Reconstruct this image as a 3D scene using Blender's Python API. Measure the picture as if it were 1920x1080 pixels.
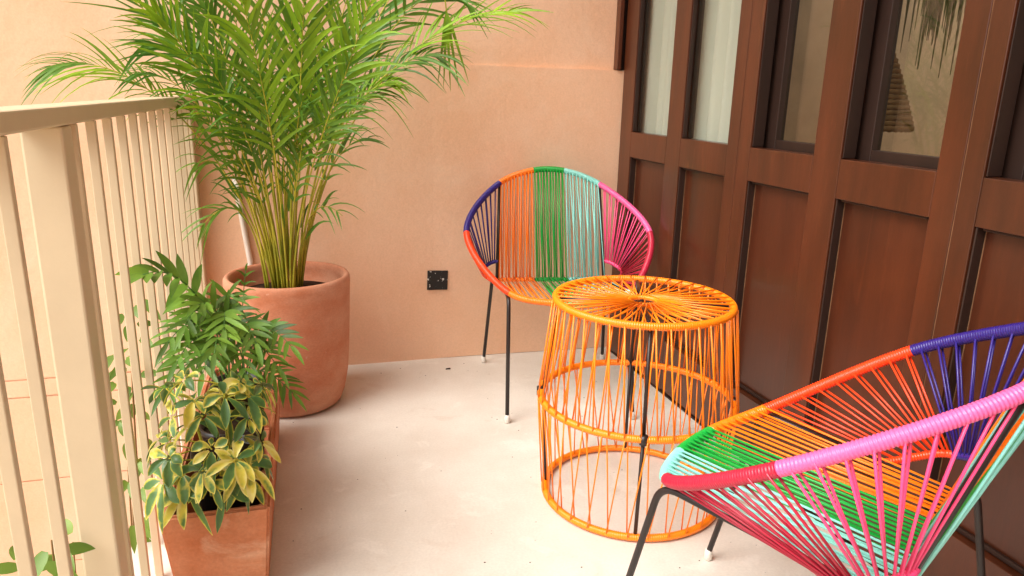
import bpy, math, random
from mathutils import Vector, Matrix
random.seed(7)
R_ = math.radians
scene = bpy.context.scene
for o in list(bpy.data.objects): bpy.data.objects.remove(o)

# ------------------------------------------------------------------ camera
CAM_H = 1.13
cam = bpy.data.cameras.new('camera'); cam_o = bpy.data.objects.new('camera', cam)
scene.collection.objects.link(cam_o); scene.camera = cam_o
cam.sensor_width = 36; cam.lens = 36 * 1365.65 / 1920; cam.clip_start = .02; cam.clip_end = 3000
yaw, pitch, roll = .293749, .261028, .025013
fw0 = Vector((math.sin(yaw), math.cos(yaw), 0)); rt0 = Vector((math.cos(yaw), -math.sin(yaw), 0)); up0 = Vector((0, 0, 1))
fw = fw0 * math.cos(pitch) - up0 * math.sin(pitch)
up1 = up0 * math.cos(pitch) + fw0 * math.sin(pitch)
rt = rt0 * math.cos(roll) + up1 * math.sin(roll)
up = up1 * math.cos(roll) - rt0 * math.sin(roll)
cam_o.matrix_world = Matrix(((rt.x, up.x, -fw.x, 0), (rt.y, up.y, -fw.y, 0), (rt.z, up.z, -fw.z, CAM_H), (0, 0, 0, 1)))

# ------------------------------------------------------------------ light
SUN_EL, SUN_AZ = 52, 246          # azimuth clockwise from +Y: the light comes from behind the camera, left
world = bpy.data.worlds.new('World'); scene.world = world; world.use_nodes = True
wn = world.node_tree.nodes; wl = world.node_tree.links
bg = wn['Background']
sky = wn.new('ShaderNodeTexSky'); sky.sky_type = 'NISHITA'; sky.sun_disc = False
sky.sun_elevation = R_(SUN_EL); sky.sun_rotation = R_(SUN_AZ); sky.dust_density = 4.0; sky.air_density = 1.0
hs = wn.new('ShaderNodeHueSaturation'); hs.inputs['Saturation'].default_value = .12
wl.new(sky.outputs[0], hs.inputs['Color']); wl.new(hs.outputs[0], bg.inputs['Color'])
bg.inputs['Strength'].default_value = .15
sun = bpy.data.lights.new('sun', 'SUN'); sun.energy = 1.5; sun.angle = R_(42); sun.color = (1, .94, .85)
sun_o = bpy.data.objects.new('sun', sun); scene.collection.objects.link(sun_o)
sd = Vector((math.sin(R_(SUN_AZ)) * math.cos(R_(SUN_EL)), math.cos(R_(SUN_AZ)) * math.cos(R_(SUN_EL)), math.sin(R_(SUN_EL))))
sun_o.rotation_euler = sd.to_track_quat('Z', 'Y').to_euler(); sun_o.location = sd * 12
vs = scene.view_settings
vs.view_transform = 'Standard'; vs.look = 'None'; vs.exposure = .9; vs.gamma = 1
try: vs.use_curve_mapping = False
except Exception: pass

# ------------------------------------------------------------------ helpers
COL = scene.collection
def hexc(h, k=1.0):
    h = h.lstrip('#'); out = []
    for i in (0, 2, 4):
        c = int(h[i:i+2], 16) / 255
        out.append(k * (c / 12.92 if c <= .04045 else ((c + .055) / 1.055) ** 2.4))
    return (*out, 1)

def mat(name, base, rough=.5, spec=.5, bump=0, bscale=60, var=0, vscale=8, vdark=None, transl=0, objvar=0, coat=0, stretch=None, fine=0, layers=()):
    m = bpy.data.materials.new(name); m.use_nodes = True
    n = m.node_tree.nodes; l = m.node_tree.links; b = n['Principled BSDF']
    b.inputs['Roughness'].default_value = rough; b.inputs['Specular IOR Level'].default_value = spec
    b.inputs['Base Color'].default_value = base
    if coat: b.inputs['Coat Weight'].default_value = coat; b.inputs['Coat Roughness'].default_value = .15
    tc = n.new('ShaderNodeTexCoord'); mp = n.new('ShaderNodeMapping'); l.new(tc.outputs['Object'], mp.inputs[0])
    if stretch: mp.inputs['Scale'].default_value = stretch
    colout = None
    if var:
        t = n.new('ShaderNodeTexNoise'); t.inputs['Scale'].default_value = vscale; t.inputs['Detail'].default_value = 6; t.inputs['Roughness'].default_value = .62
        l.new(mp.outputs[0], t.inputs['Vector'])
        r = n.new('ShaderNodeMapRange'); r.inputs[1].default_value = .32; r.inputs[2].default_value = .68
        l.new(t.outputs['Fac'], r.inputs[0])
        mx = n.new('ShaderNodeMix'); mx.data_type = 'RGBA'
        d = vdark or tuple(c * (1 - var) for c in base[:3]) + (1,)
        mx.inputs[6].default_value = d; mx.inputs[7].default_value = base
        l.new(r.outputs[0], mx.inputs[0]); colout = mx.outputs[2]
    for lc, lsc, lo, hi, amt, dist in layers:          # patches with a shape of their own: chalk, stains, specks
        t = n.new('ShaderNodeTexNoise'); t.inputs['Scale'].default_value = lsc; t.inputs['Detail'].default_value = 7; t.inputs['Roughness'].default_value = .6; t.inputs['Distortion'].default_value = dist
        l.new(mp.outputs[0], t.inputs['Vector'])
        r = n.new('ShaderNodeMapRange'); r.inputs[1].default_value = lo; r.inputs[2].default_value = hi; r.inputs[4].default_value = amt
        l.new(t.outputs['Fac'], r.inputs[0])
        mx = n.new('ShaderNodeMix'); mx.data_type = 'RGBA'; mx.inputs[7].default_value = hexc(lc)
        if colout: l.new(colout, mx.inputs[6])
        else: mx.inputs[6].default_value = base
        l.new(r.outputs[0], mx.inputs[0]); colout = mx.outputs[2]
    if fine:
        t = n.new('ShaderNodeTexNoise'); t.inputs['Scale'].default_value = 140; t.inputs['Detail'].default_value = 4
        l.new(mp.outputs[0], t.inputs['Vector'])
        r = n.new('ShaderNodeMapRange'); r.inputs[1].default_value = .3; r.inputs[2].default_value = .7; r.inputs[3].default_value = 1 - fine; r.inputs[4].default_value = 1 + fine * .4
        l.new(t.outputs['Fac'], r.inputs[0])
        h2 = n.new('ShaderNodeHueSaturation'); l.new(r.outputs[0], h2.inputs['Value'])
        if colout: l.new(colout, h2.inputs['Color'])
        else: h2.inputs['Color'].default_value = base
        colout = h2.outputs[0]
    if objvar:
        oi = n.new('ShaderNodeObjectInfo')
        r = n.new('ShaderNodeMapRange'); r.inputs[3].default_value = 1 - objvar; r.inputs[4].default_value = 1 + objvar
        l.new(oi.outputs['Random'], r.inputs[0])
        h2 = n.new('ShaderNodeHueSaturation'); l.new(r.outputs[0], h2.inputs['Value'])
        if colout: l.new(colout, h2.inputs['Color'])
        else: h2.inputs['Color'].default_value = base
        colout = h2.outputs[0]
    if colout: l.new(colout, b.inputs['Base Color'])
    if bump:
        t = n.new('ShaderNodeTexNoise'); t.inputs['Scale'].default_value = bscale; t.inputs['Detail'].default_value = 5
        l.new(mp.outputs[0], t.inputs['Vector'])
        bm = n.new('ShaderNodeBump'); bm.inputs['Strength'].default_value = bump; bm.inputs['Distance'].default_value = .004
        l.new(t.outputs['Fac'], bm.inputs['Height']); l.new(bm.outputs[0], b.inputs['Normal'])
    if transl:
        tr = n.new('ShaderNodeBsdfTranslucent'); ms = n.new('ShaderNodeMixShader'); ms.inputs[0].default_value = transl
        if colout: l.new(colout, tr.inputs[0])
        else: tr.inputs[0].default_value = base
        l.new(b.outputs[0], ms.inputs[1]); l.new(tr.outputs[0], ms.inputs[2]); l.new(ms.outputs[0], n['Material Output'].inputs[0])
    return m

def mesh(name, V, F, smooth=True):
    me = bpy.data.meshes.new(name); me.from_pydata([tuple(v) for v in V], [], F); me.update()
    if smooth: me.polygons.foreach_set('use_smooth', [True] * len(me.polygons))
    return me
def obj(name, me, m=None, parent=None, loc=None, rot=None):
    o = bpy.data.objects.new(name, me); COL.objects.link(o)
    if m is not None and me is not None and not me.materials: me.materials.append(m)
    if parent: o.parent = parent
    if loc: o.location = loc
    if rot: o.rotation_euler = rot
    return o
def tag(o, label=None, cat=None, group=None, kind=None):
    if label: o['label'] = label
    if cat: o['category'] = cat
    if group: o['group'] = group
    if kind: o['kind'] = kind
    return o
def empty(name, loc=(0, 0, 0), rz=0):
    o = bpy.data.objects.new(name, None); COL.objects.link(o); o.location = loc; o.rotation_euler = (0, 0, rz); o.empty_display_size = .05
    return o
def box(name, x0, x1, y0, y1, z0, z1, m, parent=None, bev=0):
    V = [(x, y, z) for x in (x0, x1) for y in (y0, y1) for z in (z0, z1)]
    F = [(0, 1, 3, 2), (4, 6, 7, 5), (0, 4, 5, 1), (2, 3, 7, 6), (0, 2, 6, 4), (1, 5, 7, 3)]
    me = mesh(name, V, F, False)
    if bev:
        import bmesh
        bm = bmesh.new(); bm.from_mesh(me)
        bmesh.ops.bevel(bm, geom=bm.edges[:], offset=bev, segments=2, affect='EDGES', profile=.5); bm.to_mesh(me); bm.free()
    return obj(name, me, m, parent)
def frames(P, closed=False):
    n = len(P); T = []
    for i in range(n):
        a = P[(i - 1) % n] if closed or i > 0 else P[i]; b = P[(i + 1) % n] if closed or i < n - 1 else P[i]
        T.append((b - a).normalized())
    ref = Vector((0, 0, 1)) if abs(T[0].z) < .9 else Vector((1, 0, 0))
    N = [(ref - T[0] * ref.dot(T[0])).normalized()]
    for i in range(1, n):
        v = N[-1] - T[i] * N[-1].dot(T[i]); N.append(v.normalized())
    return T, N
def tube_vf(P, r, k=8, closed=False, caps=True, off=0):
    P = [Vector(p) for p in P]; T, N = frames(P, closed); V = []; F = []
    n = len(P)
    for i, p in enumerate(P):
        B = T[i].cross(N[i]); rr = r[i] if hasattr(r, '__len__') else r
        for j in range(k):
            a = 2 * math.pi * j / k; V.append(p + (N[i] * math.cos(a) + B * math.sin(a)) * rr)
    for i in range(n if closed else n - 1):
        i2 = (i + 1) % n
        for j in range(k):
            j2 = (j + 1) % k; F.append((off + i * k + j, off + i * k + j2, off + i2 * k + j2, off + i2 * k + j))
    if caps and not closed:
        F.append(tuple(off + j for j in range(k))[::-1]); F.append(tuple(off + (n - 1) * k + j for j in range(k)))
    return V, F
def tube(name, P, r, m, parent=None, k=8, closed=False):
    return obj(name, mesh(name, *tube_vf(P, r, k, closed)), m, parent)
def resample(P, step):
    P = [Vector(p) for p in P]; L = [0]
    for a, b in zip(P, P[1:]): L.append(L[-1] + (b - a).length)
    n = max(2, int(L[-1] / step) + 1); out = []; j = 0
    for i in range(n):
        s = L[-1] * i / (n - 1)
        while j < len(L) - 2 and L[j + 1] < s: j += 1
        t = (s - L[j]) / max(1e-9, L[j + 1] - L[j]); out.append(P[j].lerp(P[j + 1], t))
    return out
def wrap(name, P, r, m, parent=None, pitch=.0056, k=10, closed=False):
    """a bar bound side by side with round cord: real ridges"""
    Q = resample(P, pitch / 4)
    if closed: Q = Q[:-1]
    rr = [r * (.86 + .14 * abs(math.sin(math.pi * i / 4))) * (1 + random.uniform(-.012, .012)) for i in range(len(Q))]
    return obj(name, mesh(name, *tube_vf(Q, rr, k, closed)), m, parent)
def bez(a, b, c, d, n=16):
    a, b, c, d = map(Vector, (a, b, c, d)); out = []
    for i in range(n + 1):
        t = i / n; u = 1 - t; out.append(a * u**3 + b * 3 * u*u*t + c * 3 * u*t*t + d * t**3)
    return out
def arc_corner(P, rad, n=6):
    """round the corners of a polyline"""
    P = [Vector(p) for p in P]; out = [P[0]]
    for a, b, c in zip(P, P[1:], P[2:]):
        d1 = (a - b); d2 = (c - b); q = min(rad, d1.length * .45, d2.length * .45)
        s = b + d1.normalized() * q; e = b + d2.normalized() * q
        for i in range(n + 1):
            t = i / n; out.append(s * (1-t)**2 + b * 2*t*(1-t) + e * t*t)
    out.append(P[-1]); return out
def lathe(name, prof, m, parent=None, k=48, loc=None, wob=0):
    V = []; F = []; n = len(prof)
    for j in range(k):
        a = 2 * math.pi * j / k
        w = 1 + wob * (math.sin(2 * a + 1) + .6 * math.sin(3 * a + .4))
        for r, z in prof: V.append((r * w * math.cos(a), r * w * math.sin(a), z))
    for j in range(k):
        j2 = (j + 1) % k
        for i in range(n - 1): F.append((j * n + i, j2 * n + i, j2 * n + i + 1, j * n + i + 1))
    F.append(tuple(j * n + n - 1 for j in range(k))); F.append(tuple(j * n for j in range(k))[::-1])
    return obj(name, mesh(name, V, F), m, parent, loc)

# ------------------------------------------------------------------ materials
M = {}
M['plaster'] = mat('peach_plaster', hexc('#F1CAAB'), .85, .2, bump=.35, bscale=38, var=1, vscale=2.0, vdark=hexc('#EABB97'), fine=.06, layers=(('#F4D8BE', 3.3, .54, .72, .3, .8), ('#C98F66', 5.5, .66, .80, .3, 1.5), ('#9A6B4A', 26, .735, .77, .5, .4)))
M['plaster2'] = M['plaster']
M['cement'] = mat('polished_cement', hexc('#DFD9CE'), .42, .45, bump=.14, bscale=22, var=1, vscale=2.2, vdark=hexc('#CDC3B6'), fine=.07, layers=(('#B79E86', 4.2, .60, .78, .5, 1.6), ('#EFE9DF', 7, .58, .72, .5, .6), ('#8C7460', 48, .725, .76, .6, .3), ('#A88E76', 14, .70, .78, .45, 2.5)))
M['cream'] = mat('cream_paint', hexc('#D2BF9F'), .42, .45, bump=.06, bscale=90, var=.08, vscale=7, layers=(('#B39468', 11, .66, .80, .5, 1.0), ('#7A5A3C', 60, .745, .77, .6, .2)))
M['wood'] = mat('varnished_wood', hexc('#5A2C16'), .36, .5, bump=.08, bscale=30, var=1, vscale=3.2, vdark=hexc('#41200F'), stretch=(3, 3, .5), fine=.10, coat=.25, layers=(('#7A4526', 9, .60, .80, .5, .5),))
M['wood_panel'] = mat('varnished_panel', hexc('#532713'), .36, .5, bump=.06, bscale=30, var=1, vscale=2.6, vdark=hexc('#3E1C0D'), stretch=(3, 3, .35), fine=.10, coat=.25, layers=(('#6B351B', 7, .58, .80, .5, .8),))
M['wood_dark'] = mat('dark_wood_and_shade', hexc('#33221B'), .45, .4, var=.25, vscale=6, stretch=(3, 3, .5))  # dark sash and jamb wood, also the colour of painted shade in door reveals
M['seam'] = mat('worn_joint', hexc('#8A6448'), .8, .2, var=.5, vscale=30)
M['terracotta'] = mat('terracotta', hexc('#D2987A'), .88, .2, bump=.35, bscale=32, var=1, vscale=3.6, vdark=hexc('#BC6E4A'), fine=.1, stretch=(1, 1, 1.6), layers=(('#E0B99E', 2.2, .46, .70, .5, .4), ('#A05A3C', 7, .63, .80, .5, 1.2), ('#EBD6C6', 30, .68, .76, .3, .5)))
M['terracotta2'] = mat('terracotta_planter', hexc('#CC8A66'), .88, .2, bump=.4, bscale=28, var=1, vscale=7, vdark=hexc('#B4663F'), fine=.1, layers=(('#E0B698', 6, .57, .74, .65, 1.2), ('#97502F', 9, .64, .8, .5, 1.0)))
M['soil'] = mat('soil', hexc('#3B2C20'), .95, .1, bump=.8, bscale=60, var=.5, vscale=30)
M['blackpot'] = mat('black_plastic', hexc('#141414'), .4, .5)
M['metal'] = mat('dark_painted_steel', hexc('#2B211E'), .42, .5, var=.3, vscale=30)
M['white_rubber'] = mat('white_rubber', hexc('#E2DACE'), .6, .4, var=.12, vscale=60)
M['pvc'] = mat('white_pipe', hexc('#EFE6DA'), .4, .5)
M['curtain'] = mat('white_curtain', hexc('#F2F1EA'), .9, .1, bump=.2, bscale=200, transl=.3)
M['room'] = mat('room_plaster', hexc('#BFA587'), .9, .1, var=.2)
M['straw'] = mat('woven_straw', hexc('#8E6A42'), .8, .2, var=.4, vscale=40)
M['straw2'] = mat('dried_grass', hexc('#8F8260'), .8, .2, var=.5, vscale=25)
M['ground'] = mat('courtyard_ground', hexc('#C9AE90'), .9, .2, var=.2, vscale=1)
CORD = {k: mat('cord_' + k, hexc(v), .34, .5, coat=.15) for k, v in dict(orange='#FF7F10', table='#FF880A', green='#0FA23A', mint='#8CD8CC', pink='#FB4F86', rose='#F5659F', crimson='#B81F3C', red='#FF4516', purple='#2E1E7C').items()}

def glass_mat(name, ior):
    m = bpy.data.materials.new(name); m.use_nodes = True; n = m.node_tree.nodes; l = m.node_tree.links
    n.remove(n['Principled BSDF'])
    lw = n.new('ShaderNodeLayerWeight'); lw.inputs[0].default_value = .5      # Schlick reflectance, alike from both sides
    pw = n.new('ShaderNodeMath'); pw.operation = 'POWER'; pw.inputs[1].default_value = 5; l.new(lw.outputs['Facing'], pw.inputs[0])
    f = n.new('ShaderNodeMath'); f.operation = 'MULTIPLY_ADD'; f.inputs[1].default_value = 1 - ior; f.inputs[2].default_value = ior; l.new(pw.outputs[0], f.inputs[0])
    t = n.new('ShaderNodeBsdfTransparent'); t.inputs[0].default_value = (.86, .88, .85, 1)
    g = n.new('ShaderNodeBsdfGlossy'); g.inputs['Roughness'].default_value = .02
    x = n.new('ShaderNodeMixShader'); l.new(f.outputs[0], x.inputs[0]); l.new(t.outputs[0], x.inputs[1]); l.new(g.outputs[0], x.inputs[2])
    l.new(x.outputs[0], n['Material Output'].inputs[0]); return m
M['glass'] = glass_mat('window_glass', .02)
M['glass2'] = glass_mat('dusty_glass', .07)

# ------------------------------------------------------------------ setting
WY = 2.97; DX = 1.352; RX = -.342
tag(box('ground', -400, 400, -400, 400, -3.6, -3.3, M['ground']), kind='structure')
tag(box('floor', -.44, DX + .02, -2.2, WY + .02, -.22, 0, M['cement']), kind='structure')

# back wall with shallow pressed joints below the slab: courses with a recessed gap between them
bw = empty('plaster_wall', (0, WY, -3.3)); tag(bw, 'tall peach plaster wall behind the palm, the round chair and the railing', 'wall')
def wpart(name, *a, **k):
    o = box(name, *a, **k); o.parent = bw; o.matrix_parent_inverse = Matrix.Translation((0, -WY, 3.3)); return o
zs = [(-3.3, -.755), (-.749, -.380), (-.374, -.031), (-.025, .040), (.046, 3.2)]
wpart('plaster_face', -.36, 1.46, WY, WY + .18, -3.3, 3.2, m=M['plaster'])
for a, b in zs: wpart('plaster_course', -5, -.36, WY, WY + .18, a, b, m=M['plaster'])
wpart('joint_backing', -5, -.361, WY + .006, WY + .17, -3.3, .06, m=M['plaster'])
# the lower part was plastered thicker towards the doors: a ledge that fades out to the left
V = [(.52, WY + .001, .002), (1.392, WY + .001, .002), (1.392, WY - .030, .002), (.52, WY + .001, 1.238), (1.392, WY + .001, 1.233), (1.392, WY - .030, 1.233)]
led = obj('plaster_skirt', mesh('plaster_skirt', V, [(0, 1, 2), (3, 5, 4), (0, 2, 5, 3), (1, 4, 5, 2), (0, 3, 4, 1)], False), M['plaster'])
led.parent = bw; led.matrix_parent_inverse = Matrix.Translation((0, -WY, 3.3))

# room behind the doors
tag(box('room_floor', DX + .021, 4.2, -1.2, 3.3, -.22, -.004, M['room']), kind='structure')
tag(box('room_wall', 4.2, 4.3, -1.2, 3.3, -.22, 2.75, M['room']), kind='structure')
tag(box('room_wall', DX + .12, 4.2, 3.2, 3.3, -.003, 2.75, M['room']), kind='structure')
tag(box('room_wall', DX + .12, 4.2, -1.3, -1.201, -.22, 2.75, M['room']), kind='structure')
tag(box('room_ceiling', DX - .02, 1.9, -1.3, 3.3, 2.751, 2.9, M['room']), kind='structure')
tag(box('room_ceiling', 4.0, 4.3, -1.3, 3.3, 2.751, 2.9, M['room']), kind='structure')      # added rooflight gap between the two, brightens the room and curtains

tag(box('added_overhang', .30, DX - .021, -1.55, WY - .001, 2.755, 2.93, M['plaster']), kind='structure')  # unseen overhang added to cut sky light from the door side
ew = box('light_blocking_wall', -.5, DX + .01, -1.75, -1.55, -3.3, 2.75, M['plaster']); tag(ew, 'unseen peach plaster wall added behind the camera to block light', 'wall')  # out of view, put in to stop light from the camera side

# ------------------------------------------------------------------ doors
TOPZ = 2.70
def child(o, p, inv): o.parent = p; o.matrix_parent_inverse = Matrix.Translation(inv)
def door_leaf(y1, y0, cols, label, inner):
    """leaf from y1 (far) to y0 (near); cols = clear openings (far, near)"""
    d = empty('folding_door', (DX, (y0 + y1) / 2, .0)); tag(d, label, 'door', 'brown wooden folding doors along the right side')
    inv = (-DX, -(y0 + y1) / 2, 0); T = .045
    def B(name, *a, m=M['wood'], bev=.0018):
        o = box(name, *a, m, None, bev); child(o, d, inv); return o
    def member(name, ya, yb, za, zb): return B(name, DX, DX + T, yb, ya, za, zb)
    edges = [y1] + [v for c in cols for v in c] + [y0]
    for i in range(0, len(edges), 2): member('stile', edges[i], edges[i+1], .006, TOPZ)
    for a, b in cols:
        e = .0004
        for z0, z1, nm in ((.012, .212, 'bottom_rail'), (.885, .987, 'middle_rail'), (2.58, TOPZ - .002, 'top_rail')):
            B(nm, DX + .0005, DX + T - .0005, b + e, a - e, z0, z1)
        p = B('panel', DX + .030, DX + .040, b + e, a - e, .2125, .8845, m=M['wood_panel'], bev=0)
        mo = B('panel_moulding_shade', DX + .020, DX + .0295, b + .001, b + .012, .214, .884, m=M['wood_dark'])
        B('panel_moulding_shade', DX + .004, DX + .0295, a - .006, a - .001, .214, .884, m=M['wood_dark'])  # dark strip over the far reveal, stands in for its shade
        B('panel_moulding_shade', DX + .010, DX + .0295, b + .013, a - .013, .8785, .8842, m=M['wood_dark'])  # shadow under the middle rail, put in as a dark strip
        B('panel_moulding_shade', DX + .020, DX + .0295, b + .013, a - .013, .214, .226, m=M['wood_dark'])
        B('worn_bead', DX + .0280, DX + .0298, a - .0080, a - .0063, .23, .88, m=M['seam'], bev=0)
        if not inner:
            B('glazing_shade_strip', DX + .005, DX + .0215, a - .005, a - e * 2, .989, 2.578, m=M['wood_dark'])  # shade on the far window reveal, laid on as dark strips
            B('glass_pane', DX + .022, DX + .026, b + e, a - e, .9875, 2.5795, m=M['glass'], bev=0)
            B('glazing_shade_strip', DX + .0265, DX + .044, a - .014, a - e * 2, .989, 2.578, m=M['wood_dark'])
        else:
            X = DX + .062
            B('reveal_shade_strip', DX + .005, DX + .044, a - .004, a - e * 2, .989, 2.578, m=M['wood_dark'])  # dark strip painting the shade of this reveal
            fa, fb = a + .05, b - .05
            B('sash_stile', X, X + .03, a - .034, fa, .94, 2.62, m=M['wood_dark'])
            B('sash_stile', X, X + .03, fb, b + .030, .94, 2.62, m=M['wood_dark'])
            B('sash_rail', X + .0005, X + .0295, b + .0305, a - .0345, .94, 1.012, m=M['wood_dark'])
            B('sash_rail', X + .0005, X + .0295, b + .0305, a - .0345, 2.54, 2.62, m=M['wood_dark'])
            B('glass_pane', X + .018, X + .022, b + .031, a - .035, 1.0125, 2.5395, m=M['glass2'], bev=0)
    if y0 > 1: B('worn_seam', DX + .002, DX + .012, y0 - .0024, y0 - .0002, .01, 2.69, m=M['seam'], bev=0)
    return d
door_leaf(2.925, 2.042, [(2.818, 2.512), (2.405, 2.102)], 'farthest folding door leaf, white curtain behind its two tall panes', False)
door_leaf(2.040, 1.215, [(1.975, 1.684), (1.580, 1.278)], 'middle folding door leaf, panes reflecting the palm behind the orange table', True)
door_leaf(1.212, .388, [(1.162, .858), (.755, .452)], 'nearest folding door leaf at the right edge, behind the near chair', True)
door_leaf(.385, -.44, [(.32, .03), (-.075, -.375)], 'folding door leaf nearest the camera, out past the right edge', True)
jb = empty('door_jamb', (DX, 2.95, 1.236)); tag(jb, 'dark wooden door jamb above the plaster ledge in the corner', 'door jamb')
for a in ((1.322, 1.340, 2.93, 2.9685), (1.341, 1.362, 2.952, 2.9685), (1.363, 1.40, 2.929, 2.966)):
    o = box('jamb_strip', *a, 1.237, 2.72, M['wood'] if a[0] < 1.33 else M['wood_dark'], None, .002); child(o, jb, (-DX, -2.95, -1.236))
hd = box('door_head', DX - .01, DX + .07, -.45, 2.965, 2.702, 2.75, M['wood']); tag(hd, 'wooden head beam above the folding doors', 'beam')
th = box('threshold', DX - .004, DX + .05, -.45, 2.925, .0005, .0055, M['wood_dark']); tag(th, 'thin dark wooden threshold strip under the folding doors', 'threshold')

# curtains
def curtain(name, x, ya, yb, label, amp=.013, n=60, folds=7):
    V = []; F = []
    for i in range(n + 1):
        y = yb + (ya - yb) * i / n; ph = i / n * folds * 2 * math.pi
        dx = amp * math.sin(ph) + amp * .5 * math.sin(ph * .43 + 1)
        for z in (.02, .7, 1.4, 2.65): V.append((x + dx * (1.15 - .1 * z), y + .006 * math.sin(ph * .7 + z), z))
    for i in range(n):
        for j in range(3): F.append((i*4+j, (i+1)*4+j, (i+1)*4+j+1, i*4+j+1))
    o = obj(name, mesh(name, V, F), M['curtain']); md = o.modifiers.new('thickness', 'SOLIDIFY'); md.thickness = .0015
    return tag(o, label, 'curtain')
curtain('curtain', DX + .095, 2.93, 2.52, 'gathered white curtain behind the farthest narrow door pane', folds=5, amp=.026)
curtain('curtain', DX + .085, 2.46, 2.06, 'white sheer curtain behind the second door pane from the corner', folds=4, amp=.026)
curtain('curtain', DX + .15, 2.125, 2.045, 'edge of a white curtain at the left side of the third door pane', folds=2)

# woven lamp shade in the room
ls = empty('woven_lamp_shade', (1.9, 2.115, 1.04)); tag(ls, 'cone shaped woven straw lamp shade seen through the third and fourth panes', 'lamp shade')
for i in range(18):
    t0, t1 = i / 18, (i + 1) / 18
    r0, r1 = .125 * (1 - t0) ** .8 + .012, .135 * (1 - t1) + .012
    P = [(r0 * math.cos(a * math.pi / 16), r0 * math.sin(a * math.pi / 16), .008 + t0 * .30) for a in range(33)]
    P2 = resample(P, .012)[:-1]
    tube('straw_coil', P2, [.0085 + .004 * (j % 2) for j in range(len(P2))], M['straw'], ls, 6, True)
tube('lamp_cord', [(0, 0, .29), (0, 0, 1.705)], .004, M['metal'], ls)

dt = empty('dried_tassel', (1.82, 1.82, 1.70)); tag(dt, 'drooping bundle of dried grass behind the fourth door pane', 'dried grass')
for i in range(50):
    a = random.uniform(0, 6.28); q = Vector((.01 * math.cos(a), .01 * math.sin(a), 0)); L = random.uniform(.28, .50); sp_ = random.uniform(.03, .13)
    e = Vector((sp_ * math.cos(a) * .6, sp_ * math.sin(a), -L))
    tube('strand', bez(q, q + Vector((e.x * .9, e.y * .9, -.02)), e + Vector((0, 0, L * .5)), e, 6), [.0035, .0045, .005, .005, .0045, .0035, .001], M['straw2'], dt, 4)
tube('hanging_string', [(0, 0, -.01), (0, 0, 1.045)], .003, M['metal'], dt)

# ------------------------------------------------------------------ railing
rail = empty('balcony_railing', (RX, 1.4, 0)); tag(rail, 'cream painted metal balcony railing with slim balusters along the left', 'railing')
inv = (-RX, -1.4, 0)
def rb(name, *a, bev=.003):
    o = box(name, *a, M['cream'], None, bev); child(o, rail, inv); return o
rb('top_rail', RX - .066, RX, -.9, WY - .002, 1.0635, 1.0935, bev=.004)
rb('post', RX - .060, RX - .0005, 1.312, 1.368, .0005, 1.0630, bev=.004)
rb('post', RX - .060, RX - .0005, 2.905, 2.963, .0005, 1.0630, bev=.004)
rb('post', RX - .060, RX - .0005, -.30, -.244, .0005, 1.0630, bev=.004)
yb = [1.402 + .1285 * i for i in range(12)] + [1.072 - .1285 * i for i in range(9)]
yb = [y for y in yb if not (-.33 < y < -.21)]
for y in yb: rb('baluster', RX - .018, RX - .0015, y - .007, y + .007, .0005, 1.0632, bev=.0015)

# ------------------------------------------------------------------ wall plate, pipe, chip
op = empty('wall_plate', (.565, WY - .001, .354)); tag(op, 'square black wall plate spattered with white paint, low on the peach wall', 'wall plate')
mm = mat('spattered_black', hexc('#1B1A19'), .5, .4); n = mm.node_tree.nodes; l = mm.node_tree.links
vt = n.new('ShaderNodeTexNoise'); vt.inputs['Scale'].default_value = 62; vt.inputs['Detail'].default_value = 3; vt.inputs['Distortion'].default_value = .4
rp = n.new('ShaderNodeValToRGB'); rp.color_ramp.elements[0].position = .625; rp.color_ramp.elements[0].color = hexc('#1B1A19'); rp.color_ramp.elements[1].position = .645; rp.color_ramp.elements[1].color = hexc('#D9D4CC')
tc = n.new('ShaderNodeTexCoord'); l.new(tc.outputs['Object'], vt.inputs['Vector']); l.new(vt.outputs['Fac'], rp.inputs[0]); l.new(rp.outputs[0], n['Principled BSDF'].inputs['Base Color'])
box('cover', -.044, .044, -.006, .0, -.042, .042, mm, op, .002)
for sx in (-.033, .033): box('screw', sx - .003, sx + .003, -.0072, -.0058, -.003, .003, M['metal'], op)
op.rotation_euler = (0, R_(2), 0)
tag(tube('white_pipe', [(-.205, WY - .014, .0005), (-.180, WY - .014, .47), (-.206, WY - .013, .70), (-.215, WY - .013, .80)], .0105, M['pvc']), 'thin white plastic pipe on the wall behind the palm stems', 'pipe')
ch = obj('wood_chip', mesh('wood_chip', [(-.011, -.004, 0), (.009, -.005, 0), (.012, .002, 0), (-.008, .005, 0), (-.010, -.003, .004), (.008, -.004, .003), (.010, .001, .005), (-.007, .004, .003)], [(0, 3, 2, 1), (4, 5, 6, 7), (0, 1, 5, 4), (1, 2, 6, 5), (2, 3, 7, 6), (3, 0, 4, 7)], False), M['wood_dark'], None, (.583, 2.831, .0003))
tag(ch, 'tiny dark chip lying on the floor near the wall', 'chip')

gv = []; gf = []
for i in range(90):
    x, y = random.uniform(-.05, 1.3), random.uniform(1.0, 2.92); r = random.uniform(.0012, .0032); o_ = len(gv)
    for k in range(5): a = k * 1.257 + random.uniform(-.3, .3); gv.append((x + r * math.cos(a), y + r * math.sin(a) * .7, .0003))
    gv.append((x, y, .0003 + r * .6)); gf += [(o_ + k, o_ + (k + 1) % 5, o_ + 5) for k in range(5)] + [tuple(o_ + k for k in range(5))[::-1]]
tag(obj('grit', mesh('grit', gv, gf, False), M['soil']), 'fine dark grit scattered over the cream floor', 'grit', kind='stuff')

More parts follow.
